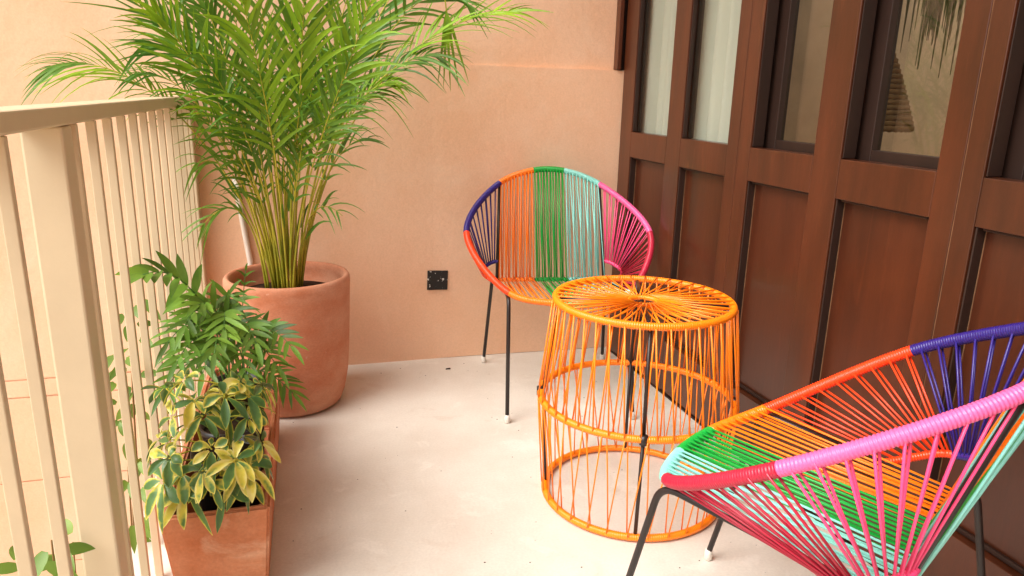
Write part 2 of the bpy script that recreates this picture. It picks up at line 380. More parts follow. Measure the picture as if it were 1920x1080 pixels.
# ------------------------------------------------------------------ string chair
def cr(P0, P1, P2, P3, n):
    a = .5; t0 = 0; t1 = t0 + (P1 - P0).length ** a; t2 = t1 + (P2 - P1).length ** a; t3 = t2 + (P3 - P2).length ** a; out = []
    for i in range(n + 1):
        t = t1 + (t2 - t1) * i / n
        A1 = P0 * ((t1 - t) / (t1 - t0)) + P1 * ((t - t0) / (t1 - t0)); A2 = P1 * ((t2 - t) / (t2 - t1)) + P2 * ((t - t1) / (t2 - t1)); A3 = P2 * ((t3 - t) / (t3 - t2)) + P3 * ((t - t2) / (t3 - t2))
        B1 = A1 * ((t2 - t) / (t2 - t0)) + A2 * ((t - t0) / (t2 - t0)); B2 = A2 * ((t3 - t) / (t3 - t1)) + A3 * ((t - t1) / (t3 - t1))
        out.append(B1 * ((t2 - t) / (t2 - t1)) + B2 * ((t - t1) / (t2 - t1)))
    return out
def at(P, t):
    f = t * (len(P) - 1); i = min(int(f), len(P) - 2); return P[i].lerp(P[i + 1], f - i)
def cord(P, c, parent, r=.0024, k=6):
    j = lambda q: Vector(q) + Vector((random.uniform(-.0012, .0012), random.uniform(-.0012, .0012), random.uniform(-.0008, .0008)))
    a, b = j(P[0]), j(P[1]); m = (a + b) / 2 + Vector((random.uniform(-.001, .001), random.uniform(-.001, .001), -random.uniform(0, .0022)))
    P = [a, m, b]
    return obj('cord', mesh('cord', *tube_vf(P, r, k)), CORD[c], parent)

def make_chair():
    root = empty('string_chair')
    rim = [(.068, -.253, .427), (.217, -.197, .449), (.356, .049, .62), (.207, .304, .776), (.064, .346, .825)]
    rim = [Vector(p) for p in rim]; ring = rim + [Vector((-p.x, p.y, p.z)) for p in reversed(rim)]
    cols = ['mint', 'crimson', 'rose', 'mint', 'green', 'orange', 'purple', 'red', 'orange', 'green']
    seg = []
    n = len(ring)
    for i in range(n): seg.append(cr(ring[(i-1) % n], ring[i], ring[(i+1) % n], ring[(i+2) % n], 20))
    cl = [p for s in seg for p in s[:-1]]
    tube('rim', cl, .0085, M['metal'], root, 8, True)
    names = dict(mint='mint', crimson='crimson', rose='pink', green='green', orange='orange', purple='purple', red='red orange')
    for s, c in zip(seg, cols):
        q = resample(s, .004); e = (q[1] - q[0]).length
        w = wrap('rim_wrap', q, .0128, CORD[c], root); w['label'] = names[c] + ' cord wound round the chair rim'
    J = Vector((.222, .196, .397)); P9 = rim[1]; P7 = rim[3]
    for s in (-1, 1):
        X = lambda v: Vector((v.x * s, v.y, v.z))
        Pf = X(P9) + Vector((.004 * s, -.010, -.012)); Jj = X(J)
        foot_f = Vector((.228 * s, -.30, .02)); foot_r = Vector((.262 * s, .30, .02))
        # bent leg frame: front foot, seat side rod, rear foot
        tube('leg', arc_corner([foot_f, Pf, Pf + (Jj - Pf) * .5], .04, 8), .0072, M['metal'], root)
        tube('leg', arc_corner([foot_r, Jj + Vector((.016 * s, .030, .0)), Jj, Pf + (Jj - Pf) * .5], .05, 8), .0072, M['metal'], root)
        for f in (foot_f, foot_r): lathe('foot_cap', [(.008, 0.0), (.0105, .004), (.0105, .018), (.0085, .03)], M['white_rubber'], root, 12, (f.x, f.y, 0.0004))
        tube('back_upright', [X(P7) + Vector((0, -.004, -.01)), Jj], .0070, M['metal'], root)
        # side bar
        Mp = Pf + (Jj - Pf) * .66; N = X(Vector((.282, .168, .446))); K = (Jj).lerp(X(P7), .19)
        sb = bez(Mp, Mp.lerp(N, .5) + Vector((.028 * s, .01, .0)), N + Vector((.01 * s, -.03, -.006)), N, 14)
        sb2 = bez(N, N + Vector((-.004 * s, .02, .006)), K + Vector((.03 * s, 0, 0)), K, 10)
        c1, c2 = ('crimson', 'pink') if s > 0 else ('red', 'purple')
        for q, c in ((sb, c1), (sb2, c2)):
            w = wrap('side_bar', q, .0085, CORD[c], root); w['label'] = c.replace('red', 'red orange') + ' cord wound round the side bar'if c == 'red' else c + ' cord wound round the side bar'
        front, side = (seg[1], seg[2]) if s > 0 else (seg[7][::-1], seg[6][::-1])
        for P, bar, c, nn in ((front, sb, c1, 9), (side, sb2, c2, 9)):
            for i in range(nn):
                a = at(P, (i + .6) / nn); sp = .9 if c in (c1,) else .95
                for d in (0, .5):
                    b = at(bar, min(1, (i + .3 + d) / nn * sp + .02))
                    out = (a - b); o2 = Vector((.010 * s, 0, 0)) * (1 if d else -1)
                    cord([a + o2, b + o2 * .6], c, root, .0024)
    # crossbar at the fold
    JL = Vector((-J.x, J.y, J.z)); xs = [-J.x, -.068, .068, J.x]
    tube('cross_bar', [JL + Vector((.005, 0, 0)), J - Vector((.005, 0, 0))], .006, M['metal'], root)
    stripes = ['orange', 'green', 'mint']
    back = [seg[5][::-1], seg[4][::-1], seg[3][::-1]]      # left to right
    front = [seg[8], seg[9], seg[0]]
    for k in range(3):
        c = stripes[k]; nb = 10; x0, x1 = xs[k] + .008, xs[k + 1] - .004
        w = wrap('cross_bar_wrap', [Vector((xs[k] + .004, J.y, J.z)), Vector((xs[k + 1] - .0005, J.y, J.z))], .0092, CORD[c], root, pitch=.009); w['label'] = c + ' cord wound round the bar where seat meets back'
        for i in range(nb):
            t = (i + .5) / nb
            a = at(back[k], t); b = Vector((x0 + (x1 - x0) * t, J.y, J.z)); f = at(front[k], t)
            sgn = 1 if i % 2 else -1; sh = (x1 - x0) / nb * (.9 if k == 2 else .55) * sgn
            cord([a + Vector((0, -.0115, -.002)), b + Vector((sh, -.010, .004))], c, root)
            cord([a + Vector((0, .0095, -.002)), b + Vector((-sh * .6, .010, .004))], c, root)
        for i in range(8):
            t = (i + .5) / 8; b = Vector((x0 + (x1 - x0) * t, J.y, J.z)); f = at(front[k], t); sh = (x1 - x0) / 16 * (1 if i % 2 else -1)
            cord([b + Vector((0, -.003, .0105)), f + Vector((0, .003, .0115))], c, root, .0025)
            cord([b + Vector((sh, -.003, -.0105)), f + Vector((0, .003, -.0115))], c, root, .0025)
    return root
def copy_tree(o, parent=None):
    c = o.copy(); COL.objects.link(c); c.parent = parent
    for ch_ in o.children: copy_tree(ch_, c)
    return c
chair = make_chair()
chair.location = (.957, 2.532, 0); chair.rotation_euler = (0, 0, -.168)
tag(chair, 'round rainbow string chair by the peach wall, behind the orange table', 'chair', 'string chairs')
ch2 = copy_tree(chair); ch2.location = (.921, 1.018, 0); ch2.rotation_euler = (0, 0, -2.59)
tag(ch2, 'rainbow string chair in the foreground, cut off by the right edge', 'chair', 'string chairs')

# ------------------------------------------------------------------ table
TC = (.905, 1.742); tb = empty('string_table', (*TC, 0)); tag(tb, 'round orange string side table between the two chairs', 'table')
def ring_pts(r, z, n=120): return [Vector((r * math.cos(2 * math.pi * i / n), r * math.sin(2 * math.pi * i / n), z)) for i in range(n + 1)]
RT, RM, RB = .240, .272, .251; ZT, ZM, ZB = .590, .304, .0125
for r, z in ((RT, ZT), (RM, ZM), (RB, ZB)):
    wrap('ring_wrap', ring_pts(r, z), .0105, CORD['table'], tb, closed=True, pitch=.0058)
wrap('centre_ring_wrap', ring_pts(.040, ZT - .004, 40), .0075, CORD['table'], tb, closed=True)
pol = lambda r, a, z: Vector((r * math.cos(a), r * math.sin(a), z))
for k in range(4):
    a = R_(-112 + 90 * k)
    tube('upright', [pol(RT - .008, a, ZT - .004), pol(RM - .006, a, ZM)], .0052, M['metal'], tb)
    tube('upright', [pol(RM - .006, a, ZM - .001), pol(RB - .004, a, ZB)], .0052, M['metal'], tb)
    tube('clamp', [pol(RM + .002, a, ZM - .012), pol(RM + .002, a, ZM + .012)], .0108, M['metal'], tb, 10)
    tube('cross_bar', [pol(.034, a, ZT - .010), pol(RT - .006, a, ZT - .006)], .0052, M['metal'], tb)
NT = 76
for i in range(NT):
    a = 2 * math.pi * (i + .3) / NT; b = 2 * math.pi * (i // 2 * 2 + .8 + .35 * (i % 2)) / NT
    top = 1 if i % 2 else -1
    cord([pol(.043, b + .25 * top, ZT - .003 + .006 * top), pol(RT - .001, a + random.uniform(-.008, .008), ZT + .0095 * top)], 'table', tb, .0023)
NU = 84
for i in range(NU):
    a = 2 * math.pi * (i // 2 * 2 + .5) / NU; w = 2 * math.pi / NU; d = (1.1 if i % 2 else -.55) + random.uniform(-.12, .12)
    if abs(((math.degrees(a) + 112) + 45) % 90 - 45) < 2: continue
    cord([pol(RT + (.009 if i % 2 else -.007), a, ZT - .003), pol(RM + (.009 if i % 2 else -.007), a + w * d, ZM + .003)], 'table', tb, .0024)
for i in range(60):
    w = 2 * math.pi / 60; a = w * (i // 2 * 2 + .5); d = (1.3 if i % 2 else -.6) + random.uniform(-.15, .15)
    cord([pol(RM + (.009 if i % 2 else -.007), a + w * d, ZM - .003), pol(RB + (.009 if i % 2 else -.007), a, ZB + .004)], 'table', tb, .0021)

# ------------------------------------------------------------------ pots
PX, PY = -.039, 2.649
pt = empty('terracotta_pot', (PX, PY, 0)); tag(pt, 'big round terracotta pot holding the tall palm', 'pot')
lathe('pot_wall', [(.05, .0006), (.155, .0006), (.172, .012), (.186, .05), (.199, .12), (.207, .22), (.213, .36), (.217, .462), (.216, .478), (.211, .487), (.203, .488), (.196, .482), (.192, .46), (.190, .41)], M['terracotta'], pt, 72, wob=.004)
lathe('soil', [(.02, .36), (.185, .36), (.187, .415), (.10, .43), (.02, .435)], M['soil'], pt, 40)

pl = empty('terracotta_planter', (-.19, 1.95, 0), R_(-1)); tag(pl, 'long rectangular terracotta planter trough beside the railing', 'planter')
import bmesh
def trough():
    hl = .455; top = (.112, hl, .25); bot = (.092, hl - .03, .0006); it = (.094, hl - .018, .2495); ib = (.08, hl - .05, .03)
    V = []
    for hx, hy, z in (bot, top, it, ib): V += [(-hx, -hy, z), (hx, -hy, z), (hx, hy, z), (-hx, hy, z)]
    F = [(3, 2, 1, 0), (12, 13, 14, 15)]
    for r in range(3):
        for j in range(4): F.append((r*4+j, r*4+(j+1) % 4, r*4+4+(j+1) % 4, r*4+4+j))
    me = mesh('trough', V, F, False); bm = bmesh.new(); bm.from_mesh(me)
    bmesh.ops.bevel(bm, geom=bm.edges[:], offset=.006, segments=3, affect='EDGES'); bm.to_mesh(me); bm.free()
    return obj('trough', me, M['terracotta2'], pl)
trough()
def nursery(x, y, top, label):
    o = empty('nursery_pot', (x, y, .032)); tag(o, label, 'plant pot', 'black nursery pots')
    h = top - .032
    lathe('pot_wall', [(.02, 0), (.058, 0), (.070, h - .02), (.075, h - .018), (.075, h), (.069, h), (.068, h - .02)], M['blackpot'], o, 32)
    lathe('soil', [(.01, h - .04), (.066, h - .04), (.066, h - .018), (.01, h - .014)], M['soil'], o, 24)
    return o
nursery(-.176, 1.60, .345, 'black nursery pot of the variegated plant, front of the planter')
nursery(-.185, 1.82, .31, 'black nursery pot in the middle of the planter')
nursery(-.185, 2.10, .31, 'black nursery pot at the far end of the planter')

# ------------------------------------------------------------------ foliage
def leaf_mat(name, c, c2, transl=.3, rough=.42, rnd=.25):
    m = mat(name, hexc(c), rough, .4, var=1, vscale=6, vdark=hexc(c2), transl=transl, objvar=rnd); return m
LF = leaf_mat('palm_leaf', '#93B82A', '#668F20', .36)
LF2 = leaf_mat('palm_leaf_shaded', '#688C2A', '#416C22', .28)  # darker copy of the palm leaf, shade put into its colour
STEM = mat('palm_stem', hexc('#CDBE3C'), .45, .4, var=1, vscale=9, vdark=hexc('#7F8A22'))
DK = leaf_mat('fern_leaf', '#7A9E38', '#46722A', .28, rnd=.4)
DKS = mat('fern_stem', hexc('#4F7A34'), .5)
VINE = leaf_mat('vine_leaf', '#7F9A42', '#5A7C30', .3)
TWIG = mat('dry_twig', hexc('#8A6A40'), .8, .2, var=.3, vscale=30)
def varieg():
    m = bpy.data.materials.new('variegated_leaf'); m.use_nodes = True; n = m.node_tree.nodes; l = m.node_tree.links; b = n['Principled BSDF']
    at_ = n.new('ShaderNodeAttribute'); at_.attribute_name = 'edge'
    tc = n.new('ShaderNodeTexCoord'); nz = n.new('ShaderNodeTexNoise'); nz.inputs['Scale'].default_value = 32; nz.inputs['Detail'].default_value = 3
    l.new(tc.outputs['Object'], nz.inputs['Vector'])
    oi = n.new('ShaderNodeObjectInfo')
    r1 = n.new('ShaderNodeMapRange'); r1.inputs[3].default_value = -.10; r1.inputs[4].default_value = .68; l.new(oi.outputs['Random'], r1.inputs[0])
    r2 = n.new('ShaderNodeMapRange'); r2.inputs[3].default_value = -.9; r2.inputs[4].default_value = .9; l.new(nz.outputs['Fac'], r2.inputs[0])
    ep = n.new('ShaderNodeMath'); ep.operation = 'POWER'; ep.inputs[1].default_value = 2.6; l.new(at_.outputs['Fac'], ep.inputs[0])
    es = n.new('ShaderNodeMath'); es.operation = 'MULTIPLY'; es.inputs[1].default_value = .62; l.new(ep.outputs[0], es.inputs[0])
    a1 = n.new('ShaderNodeMath'); l.new(es.outputs[0], a1.inputs[0]); l.new(r1.outputs[0], a1.inputs[1])
    a2 = n.new('ShaderNodeMath'); l.new(a1.outputs[0], a2.inputs[0]); l.new(r2.outputs[0], a2.inputs[1])
    rp = n.new('ShaderNodeValToRGB'); e = rp.color_ramp.elements
    e[0].position = .0; e[0].color = hexc('#4C6E3A'); e[1].position = .78; e[1].color = hexc('#D3C44C')
    for p, c in ((.40, '#5E8444'), (.62, '#C6BF4C'), (1.0, '#DDD37E')):
        x = e.new(p); x.color = hexc(c)
    l.new(a2.outputs[0], rp.inputs[0]); l.new(rp.outputs[0], b.inputs['Base Color']); b.inputs['Roughness'].default_value = .36
    tr = n.new('ShaderNodeBsdfTranslucent'); ms = n.new('ShaderNodeMixShader'); ms.inputs[0].default_value = .2
    l.new(rp.outputs[0], tr.inputs[0]); l.new(b.outputs[0], ms.inputs[1]); l.new(tr.outputs[0], ms.inputs[2]); l.new(ms.outputs[0], n['Material Output'].inputs[0])
    return m
VAR = varieg()

YMAX = WY - .012
def clampv(v):
    if v.y > YMAX: v.y = YMAX - .004 * random.random()
    return v
def blade(p, d, nrm, L, w, droop, n=5, fold=.25, prof=None, off=0, edges=False, wall=True):
    """a leaf: midrib from p along d, bending down; returns verts, faces, edge values"""
    d = d.normalized(); V = []; F = []; E = []
    g = Vector((0, 0, -1)); row = 5 if edges else 3
    for i in range(n + 1):
        t = i / n
        c = p + d * (L * t) + g * (droop * L * t * t)
        tan = (d + g * (2 * droop * t)).normalized()
        s = tan.cross(nrm); s = s.normalized() if s.length > 1e-4 else Vector((1, 0, 0))
        nn = s.cross(tan).normalized()
        pw = prof(t) if prof else math.sin(math.pi * min(1, .12 + .88 * t)) ** .7
        if i == n: pw = .04
        h = w * .5 * pw
        offs = (-1, -.5, 0, .5, 1) if edges else (-1, 0, 1)
        for k in offs:
            q = c + s * (h * k) + nn * (h * fold * abs(k))
            V.append(clampv(q) if wall else q); E.append(abs(k) if i < n else 1.0)
    for i in range(n):
        for j in range(row - 1):
            F.append((off + i*row + j, off + i*row + j + 1, off + (i+1)*row + j + 1, off + (i+1)*row + j))
    return V, F, E
def leaf_obj(name, args, m, parent, edges=False):
    V, F, E = blade(**args, edges=edges); me = mesh(name, V, F)
    if edges:
        a = me.attributes.new('edge', 'FLOAT', 'POINT'); a.data.foreach_set('value', E)
    return obj(name, me, m, parent)

# ---- tall palm
palm = empty('palm_plant', (PX, PY, .43)); tag(palm, 'tall feathery green palm with yellow stems in the big terracotta pot', 'palm')
PB = Vector((PX, PY, .43)); stuffV = []; stuffF = []; single = 0
lance = lambda t: min(1, t * 7 + .25) * (1 - t) ** .7 * 1.1
def frond(x0, p2, p3, nl, Lm, w, face, near, start=.42, y0=0, up_=.35, droop=.35, lm=LF, r=.0038):
    global single
    b = Vector((x0 * .8, random.uniform(-.05, .05) + y0, 0)); P2 = Vector(p2) - PB; P3 = Vector(p3) - PB
    P1 = Vector((b.x + (P2.x - b.x) * .18, b.y + (P2.y - b.y) * .25, P2.z * up_ + .12))
    C = bez(b, P1, P2, P3, 22)
    C = [Vector((c.x, min(c.y, YMAX - PY - .01), c.z)) for c in C]
    f = tube('frond', C, [r * (1 - .72 * i / 22) for i in range(23)], STEM, palm, 6)
    face = Vector(face).normalized()
    for i in range(nl):
        t = start + (1 - start) * (i + .3) / nl; q = at(C, t); tn = (at(C, min(1, t + .03)) - at(C, t - .03)).normalized()
        s0 = tn.cross(face); s0 = s0.normalized() if s0.length > .05 else Vector((1, 0, 0))
        u = (t - start) / (1 - start)
        L = Lm * (.30 + .70 * math.sin(math.pi * min(1, .14 + u * .70))) * (1 - .45 * u ** 4)
        for sg in (-1, 1):
            ang = R_(random.uniform(26, 50) * (1 - .45 * u) + 4)
            d = tn * math.cos(ang) + s0 * (sg * math.sin(ang)) + face * random.uniform(.0, .28) + Vector((0, 0, random.uniform(-.05, .25)))
            nrm = (face + s0 * sg * .35 + Vector((random.uniform(-.3, .3), random.uniform(-.3, .3), random.uniform(-.2, .3)))).normalized()
            a = dict(p=q + PB, d=d, nrm=nrm, L=L * random.uniform(.82, 1.12), w=w * random.uniform(.55, .95), droop=droop * random.uniform(.4, 1.5), n=6, fold=.3, prof=lance)
            if near and single < 290:
                V, F, _ = blade(**a); V = [v - PB for v in V]
                obj('leaflet', mesh('leaflet', V, F), lm, f); single += 1
            else:
                V, F, _ = blade(**a, off=len(stuffV)); stuffV.extend(v - PB for v in V); stuffF.extend(F)
cf = (0, -1, .35)
FR = [  # base x, apex, tip, leaflets per side, length, width, facing, near
 (.02, (.03, 2.50, 1.02), (.06, 2.36, 1.44), 18, .30, .024, (0, -1, .25), True, .36),
 (.0, (-.05, 2.45, 1.05), (-.12, 2.28, 1.40), 18, .28, .021, (.1, -1, .3), True, .42),
 (.05, (.16, 2.52, 1.12), (.27, 2.38, 1.45), 18, .29, .021, (-.2, -1, .4), True, .40),
 (-.03, (-.20, 2.5, 1.12), (-.36, 2.40, 1.34), 18, .27, .018, (.2, -1, .4), True, .42),
 (.06, (.34, 2.60, 1.40), (.78, 2.55, 1.40), 22, .30, .016, (0, -.5, 1), True, .40),
 (.05, (.27, 2.62, 1.30), (.52, 2.50, 1.24), 20, .24, .016, (0, -.7, 1), True, .42),
 (.04, (.20, 2.6, 1.16), (.34, 2.52, 1.16), 18, .20, .015, (.2, -.8, 1), True, .40),
 (.04, (.28, 2.68, 1.42), (.50, 2.7, 1.62), 20, .30, .018, (0, -1, .6), False, .42),
 (-.06, (-.42, 2.55, 1.27), (-.66, 2.5, 1.17), 20, .26, .015, (0, -.6, 1), True, .45),
 (-.06, (-.28, 2.6, 1.20), (-.44, 2.55, 1.16), 16, .20, .015, (0, -.6, 1), False, .42),
 (-.05, (-.34, 2.66, 1.46), (-.64, 2.62, 1.46), 20, .28, .017, (0, -.8, .8), False, .42),
 (-.04, (-.24, 2.7, 1.48), (-.42, 2.7, 1.66), 20, .30, .018, (0, -1, .5), False, .40),
 (-.05, (-.22, 2.55, 1.30), (-.40, 2.48, 1.24), 18, .25, .016, (0, -.8, .8), False, .42),
 (-.08, (-.24, 2.62, 1.10), (-.36, 2.58, 1.06), 12, .22, .014, (0, -.7, .8), False, .42),
 (-.09, (-.19, 2.58, .96), (-.31, 2.52, .88), 8, .17, .013, (0, -.7, .8), False, .45),
 (-.09, (-.18, 2.54, .84), (-.30, 2.48, .68), 8, .16, .013, (0, -.7, .9), False, .5),
 (.0, (-.05, 2.66, 1.25), (-.10, 2.66, 1.68), 20, .30, .02, (0, -1, .2), False, .36),
 (-.02, (-.12, 2.72, 1.28), (-.26, 2.74, 1.72), 20, .30, .018, (.1, -1, .3), False, .36),
 (.03, (.06, 2.70, 1.28), (.13, 2.70, 1.70), 20, .30, .02, (0, -1, .3), False, .36),
 (.05, (.14, 2.74, 1.30), (.30, 2.76, 1.66), 20, .28, .018, (-.1, -1, .4), False, .38),
 (.06, (.17, 2.66, 1.0), (.27, 2.62, .96), 8, .16, .013, (0, -.7, .9), False, .45),
 (.04, (.07, 2.56, .80), (.15, 2.48, .72), 5, .14, .012, (0, -.8, .9), False, .55),
 (.06, (.42, 2.66, 1.62), (.60, 2.58, 1.42), 16, .24, .014, (.5, -.8, .3), False, .5),
 (-.02, (-.14, 2.5, 1.06), (-.24, 2.36, 1.22), 16, .22, .016, (0, -1, .5), False, .42),
 (.02, (.10, 2.52, 1.0), (.16, 2.36, 1.16), 16, .22, .016, (0, -1, .5), False, .42),
 (-.04, (-.10, 2.58, .98), (-.14, 2.42, 1.10), 14, .22, .017, (0, -1, .4), False, .42),
 (.0, (.0, 2.62, 1.12), (.02, 2.55, 1.35), 18, .27, .02, (0, -1, .3), False, .38),
 (.03, (.12, 2.64, 1.15), (.20, 2.62, 1.32), 18, .26, .018, (0, -1, .4), False, .38),
 (-.05, (-.16, 2.64, 1.15), (-.24, 2.62, 1.38), 18, .26, .018, (0, -1, .4), False, .38),
 (.05, (.20, 2.70, 1.22), (.33, 2.72, 1.36), 18, .24, .016, (0, -1, .6), False, .40),
 (-.06, (-.24, 2.70, 1.25), (-.38, 2.72, 1.32), 18, .24, .016, (0, -1, .6), False, .40),
]
for i in range(10):      # small inner leaves crowding the stems
    x = random.uniform(-.17, .12); z = random.uniform(.86, 1.12); y = random.uniform(2.46, 2.66)
    FR.append((x * .35, (x - .02, y + .06, z - .06), (x * 1.7 - .02, y - random.uniform(.0, .12), z + random.uniform(-.02, .16)), random.randint(9, 13), random.uniform(.15, .21), .014, (random.uniform(-.4, .4), -1, random.uniform(.1, .8)), False, .5))
for i, (x0, p2, p3, nl, L, w, fc, near, st) in enumerate(FR):
    st = st + .10 if p3[2] > 1.08 else st
    if not near: nl = int(nl * .8)
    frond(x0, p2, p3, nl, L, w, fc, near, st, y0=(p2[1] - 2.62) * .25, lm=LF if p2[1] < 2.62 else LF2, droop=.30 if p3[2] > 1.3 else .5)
pf = tube('frond', [Vector(p) - PB for p in ((.43, 2.64, 1.60), (.49, 2.61, 1.52), (.52, 2.59, 1.44), (.525, 2.58, 1.39))], .0022, STEM, palm, 5)
for e in ((.49, 1.15), (.51, 1.14), (.535, 1.13), (.565, 1.14), (.60, 1.16)):
    p0 = Vector((.525, 2.58, 1.40 - .03 * random.random())); d = Vector((e[0], 2.56, e[1])) - p0
    V, F, _ = blade(p0, d, Vector((0, -1, 0)), d.length, .013, .0, 6, .3, lance); obj('leaflet', mesh('leaflet', [v - PB for v in V], F), LF, pf)
for i in range(34):      # short blades sprouting from the canes
    a = random.uniform(0, 6.28); z = random.uniform(.62, .98); k = (z - .43) * .30 + .03; p0 = Vector((PX + k * math.cos(a) * 1.15, PY + k * math.sin(a) * .8 - .02, z))
    V, F, _ = blade(p0, Vector((math.cos(a) * .45, math.sin(a) * .3 - .1, random.uniform(.6, 1.1))), Vector((math.cos(a) * .3, -1, .3)), random.uniform(.11, .24), random.uniform(.009, .017), random.uniform(.05, .6), 6, .3, lance, len(stuffV)); stuffV.extend(v - PB for v in V); stuffF.extend(F)
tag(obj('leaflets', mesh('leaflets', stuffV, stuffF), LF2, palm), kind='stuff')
for i in range(11):
    a = random.uniform(0, 6.28); rr = random.uniform(.01, .058); b = Vector((rr * math.cos(a) * 1.1, rr * math.sin(a), -.005)); e = Vector((b.x * 2.1 + random.uniform(-.02, .02), b.y * 1.6, random.uniform(.30, .55)))
    tube('cane', bez(b, b + Vector((0, 0, .15)), e - Vector((0, 0, .12)), e, 8), [.0050 - .0024 * j / 8 for j in range(9)], STEM, palm, 7)

# ---- dark green feather palm in the planter
fp = empty('parlor_palm', (-.185, 2.06, .295)); tag(fp, 'dark green feather leaved plant in the far half of the planter', 'plant'); FB = Vector((-.185, 2.06, .295))
oval = lambda t: math.sin(math.pi * (.08 + .92 * t) ** .8) ** .8 if t < 1 else .03
def pinnate(root, B, b, apex, tip, nl, L, w, face, m, ms, droop=.25, start=.36, r=.0026, prof=oval, nb=8):
    b, apex, tip = Vector(b) - B, Vector(apex) - B, Vector(tip) - B
    C = bez(b, b.lerp(apex, .5) + Vector((0, 0, .05)), apex, tip, 14)
    f = tube('frond', C, [r * (1 - .6 * i / 14) for i in range(15)], ms, root, 5); face = Vector(face).normalized()
    for i in range(nl):
        t = start + (1 - start) * (i + .4) / nl; q = at(C, t); tn = (at(C, min(1, t + .05)) - at(C, t - .05)).normalized()
        s0 = tn.cross(face).normalized(); u = i / nl
        for sg in (-1, 1):
            ang = R_(random.uniform(44, 70) * (1 - .4 * u)); d = tn * math.cos(ang) + s0 * (sg * math.sin(ang)) + face * random.uniform(0, .3)
            nrm = (face + Vector((random.uniform(-.35, .35), random.uniform(-.35, .35), random.uniform(0, .4)))).normalized()
            leaf_obj('leaflet', dict(p=q, d=d, nrm=nrm, L=L * (1 - .4 * u * u) * random.uniform(.85, 1.1), w=w * random.uniform(.85, 1.1), droop=droop * random.uniform(.5, 1.4), n=nb, fold=.2, prof=prof, wall=False), m, f)
    V = leaf_obj('leaflet', dict(p=C[-1], d=(C[-1] - C[-2]), nrm=face, L=L * .7, w=w, droop=droop, n=nb, fold=.2, prof=prof, wall=False), m, f)
FRN = [((-0.267, 1.894, 0.720), (-0.334, 1.740, 0.720), 7, 0.100, 0.029, (-0.1, -.8, .7)),
       ((-0.099, 1.944, 0.560), (-0.028, 1.850, 0.490), 8, 0.080, 0.023, (0.2, -.8, .7)),
       ((-0.241, 1.903, 0.570), (-0.286, 1.760, 0.500), 8, 0.095, 0.022, (-0.1, -.8, .7)),
       ((-0.259, 1.903, 0.500), (-0.320, 1.760, 0.430), 7, 0.085, 0.021, (-0.1, -.8, .7)),
       ((-0.254, 1.930, 0.600), (-0.310, 1.820, 0.530), 7, 0.090, 0.022, (-0.1, -.8, .7)),
       ((-0.182, 1.921, 0.630), (-0.180, 1.800, 0.560), 7, 0.100, 0.026, (0.0, -.8, .7)),
       ((-0.215, 1.948, 0.610), (-0.240, 1.860, 0.610), 6, 0.100, 0.028, (-0.1, -.8, .7)),
       ((-0.143, 1.921, 0.590), (-0.109, 1.800, 0.520), 7, 0.090, 0.024, (0.1, -.8, .7)),
       ((-0.100, 1.975, 0.400), (-0.031, 1.920, 0.330), 8, 0.075, 0.018, (0.2, -.8, .7)),
       ((-0.158, 1.899, 0.530), (-0.135, 1.750, 0.460), 7, 0.090, 0.022, (0.0, -.8, .7)),
       ((-0.206, 1.876, 0.560), (-0.223, 1.700, 0.490), 7, 0.090, 0.022, (-0.0, -.8, .7)),
       ((-0.232, 1.930, 0.640), (-0.270, 1.820, 0.570), 6, 0.090, 0.024, (-0.1, -.8, .7)),
       ((-0.181, 1.998, 0.650), (-0.177, 1.970, 0.580), 6, 0.090, 0.024, (0.0, -.8, .7)),
       ((-0.119, 1.953, 0.500), (-0.065, 1.870, 0.430), 7, 0.085, 0.021, (0.1, -.8, .7)),
       ((-0.192, 1.885, 0.600), (-0.197, 1.720, 0.530), 7, 0.090, 0.022, (-0.0, -.8, .7)),
       ((-0.225, 1.876, 0.520), (-0.258, 1.700, 0.450), 7, 0.085, 0.020, (-0.1, -.8, .7)),
       ((-0.149, 1.966, 0.570), (-0.120, 1.900, 0.500), 6, 0.085, 0.022, (0.1, -.8, .7)),
       ((-0.193, 1.939, 0.620), (-0.200, 1.840, 0.550), 6, 0.090, 0.024, (-0.0, -.8, .7))]
for ap, tp, nl, L, w, fc in FRN[:15]:
    pinnate(fp, FB, (-.185 + random.uniform(-.03, .03), 2.06 + random.uniform(-.03, .03), .296), ap, tp, nl + 1, L * 1.02, w * (.85 if tp[2] > .7 else .58), fc, DK, DKS)
sp = empty('palm_seedling', (-.17, 2.16, .295)); tag(sp, 'fine leaved little palm seedling in front of the big pot', 'plant')
pinnate(sp, Vector((-.17, 2.16, .295)), (-.17, 2.16, .296), (-.165, 2.13, .5), (-.14, 2.08, .64), 9, .075, .007, (0, -1, .3), LF2, DKS, droop=.5, start=.35, prof=lance)

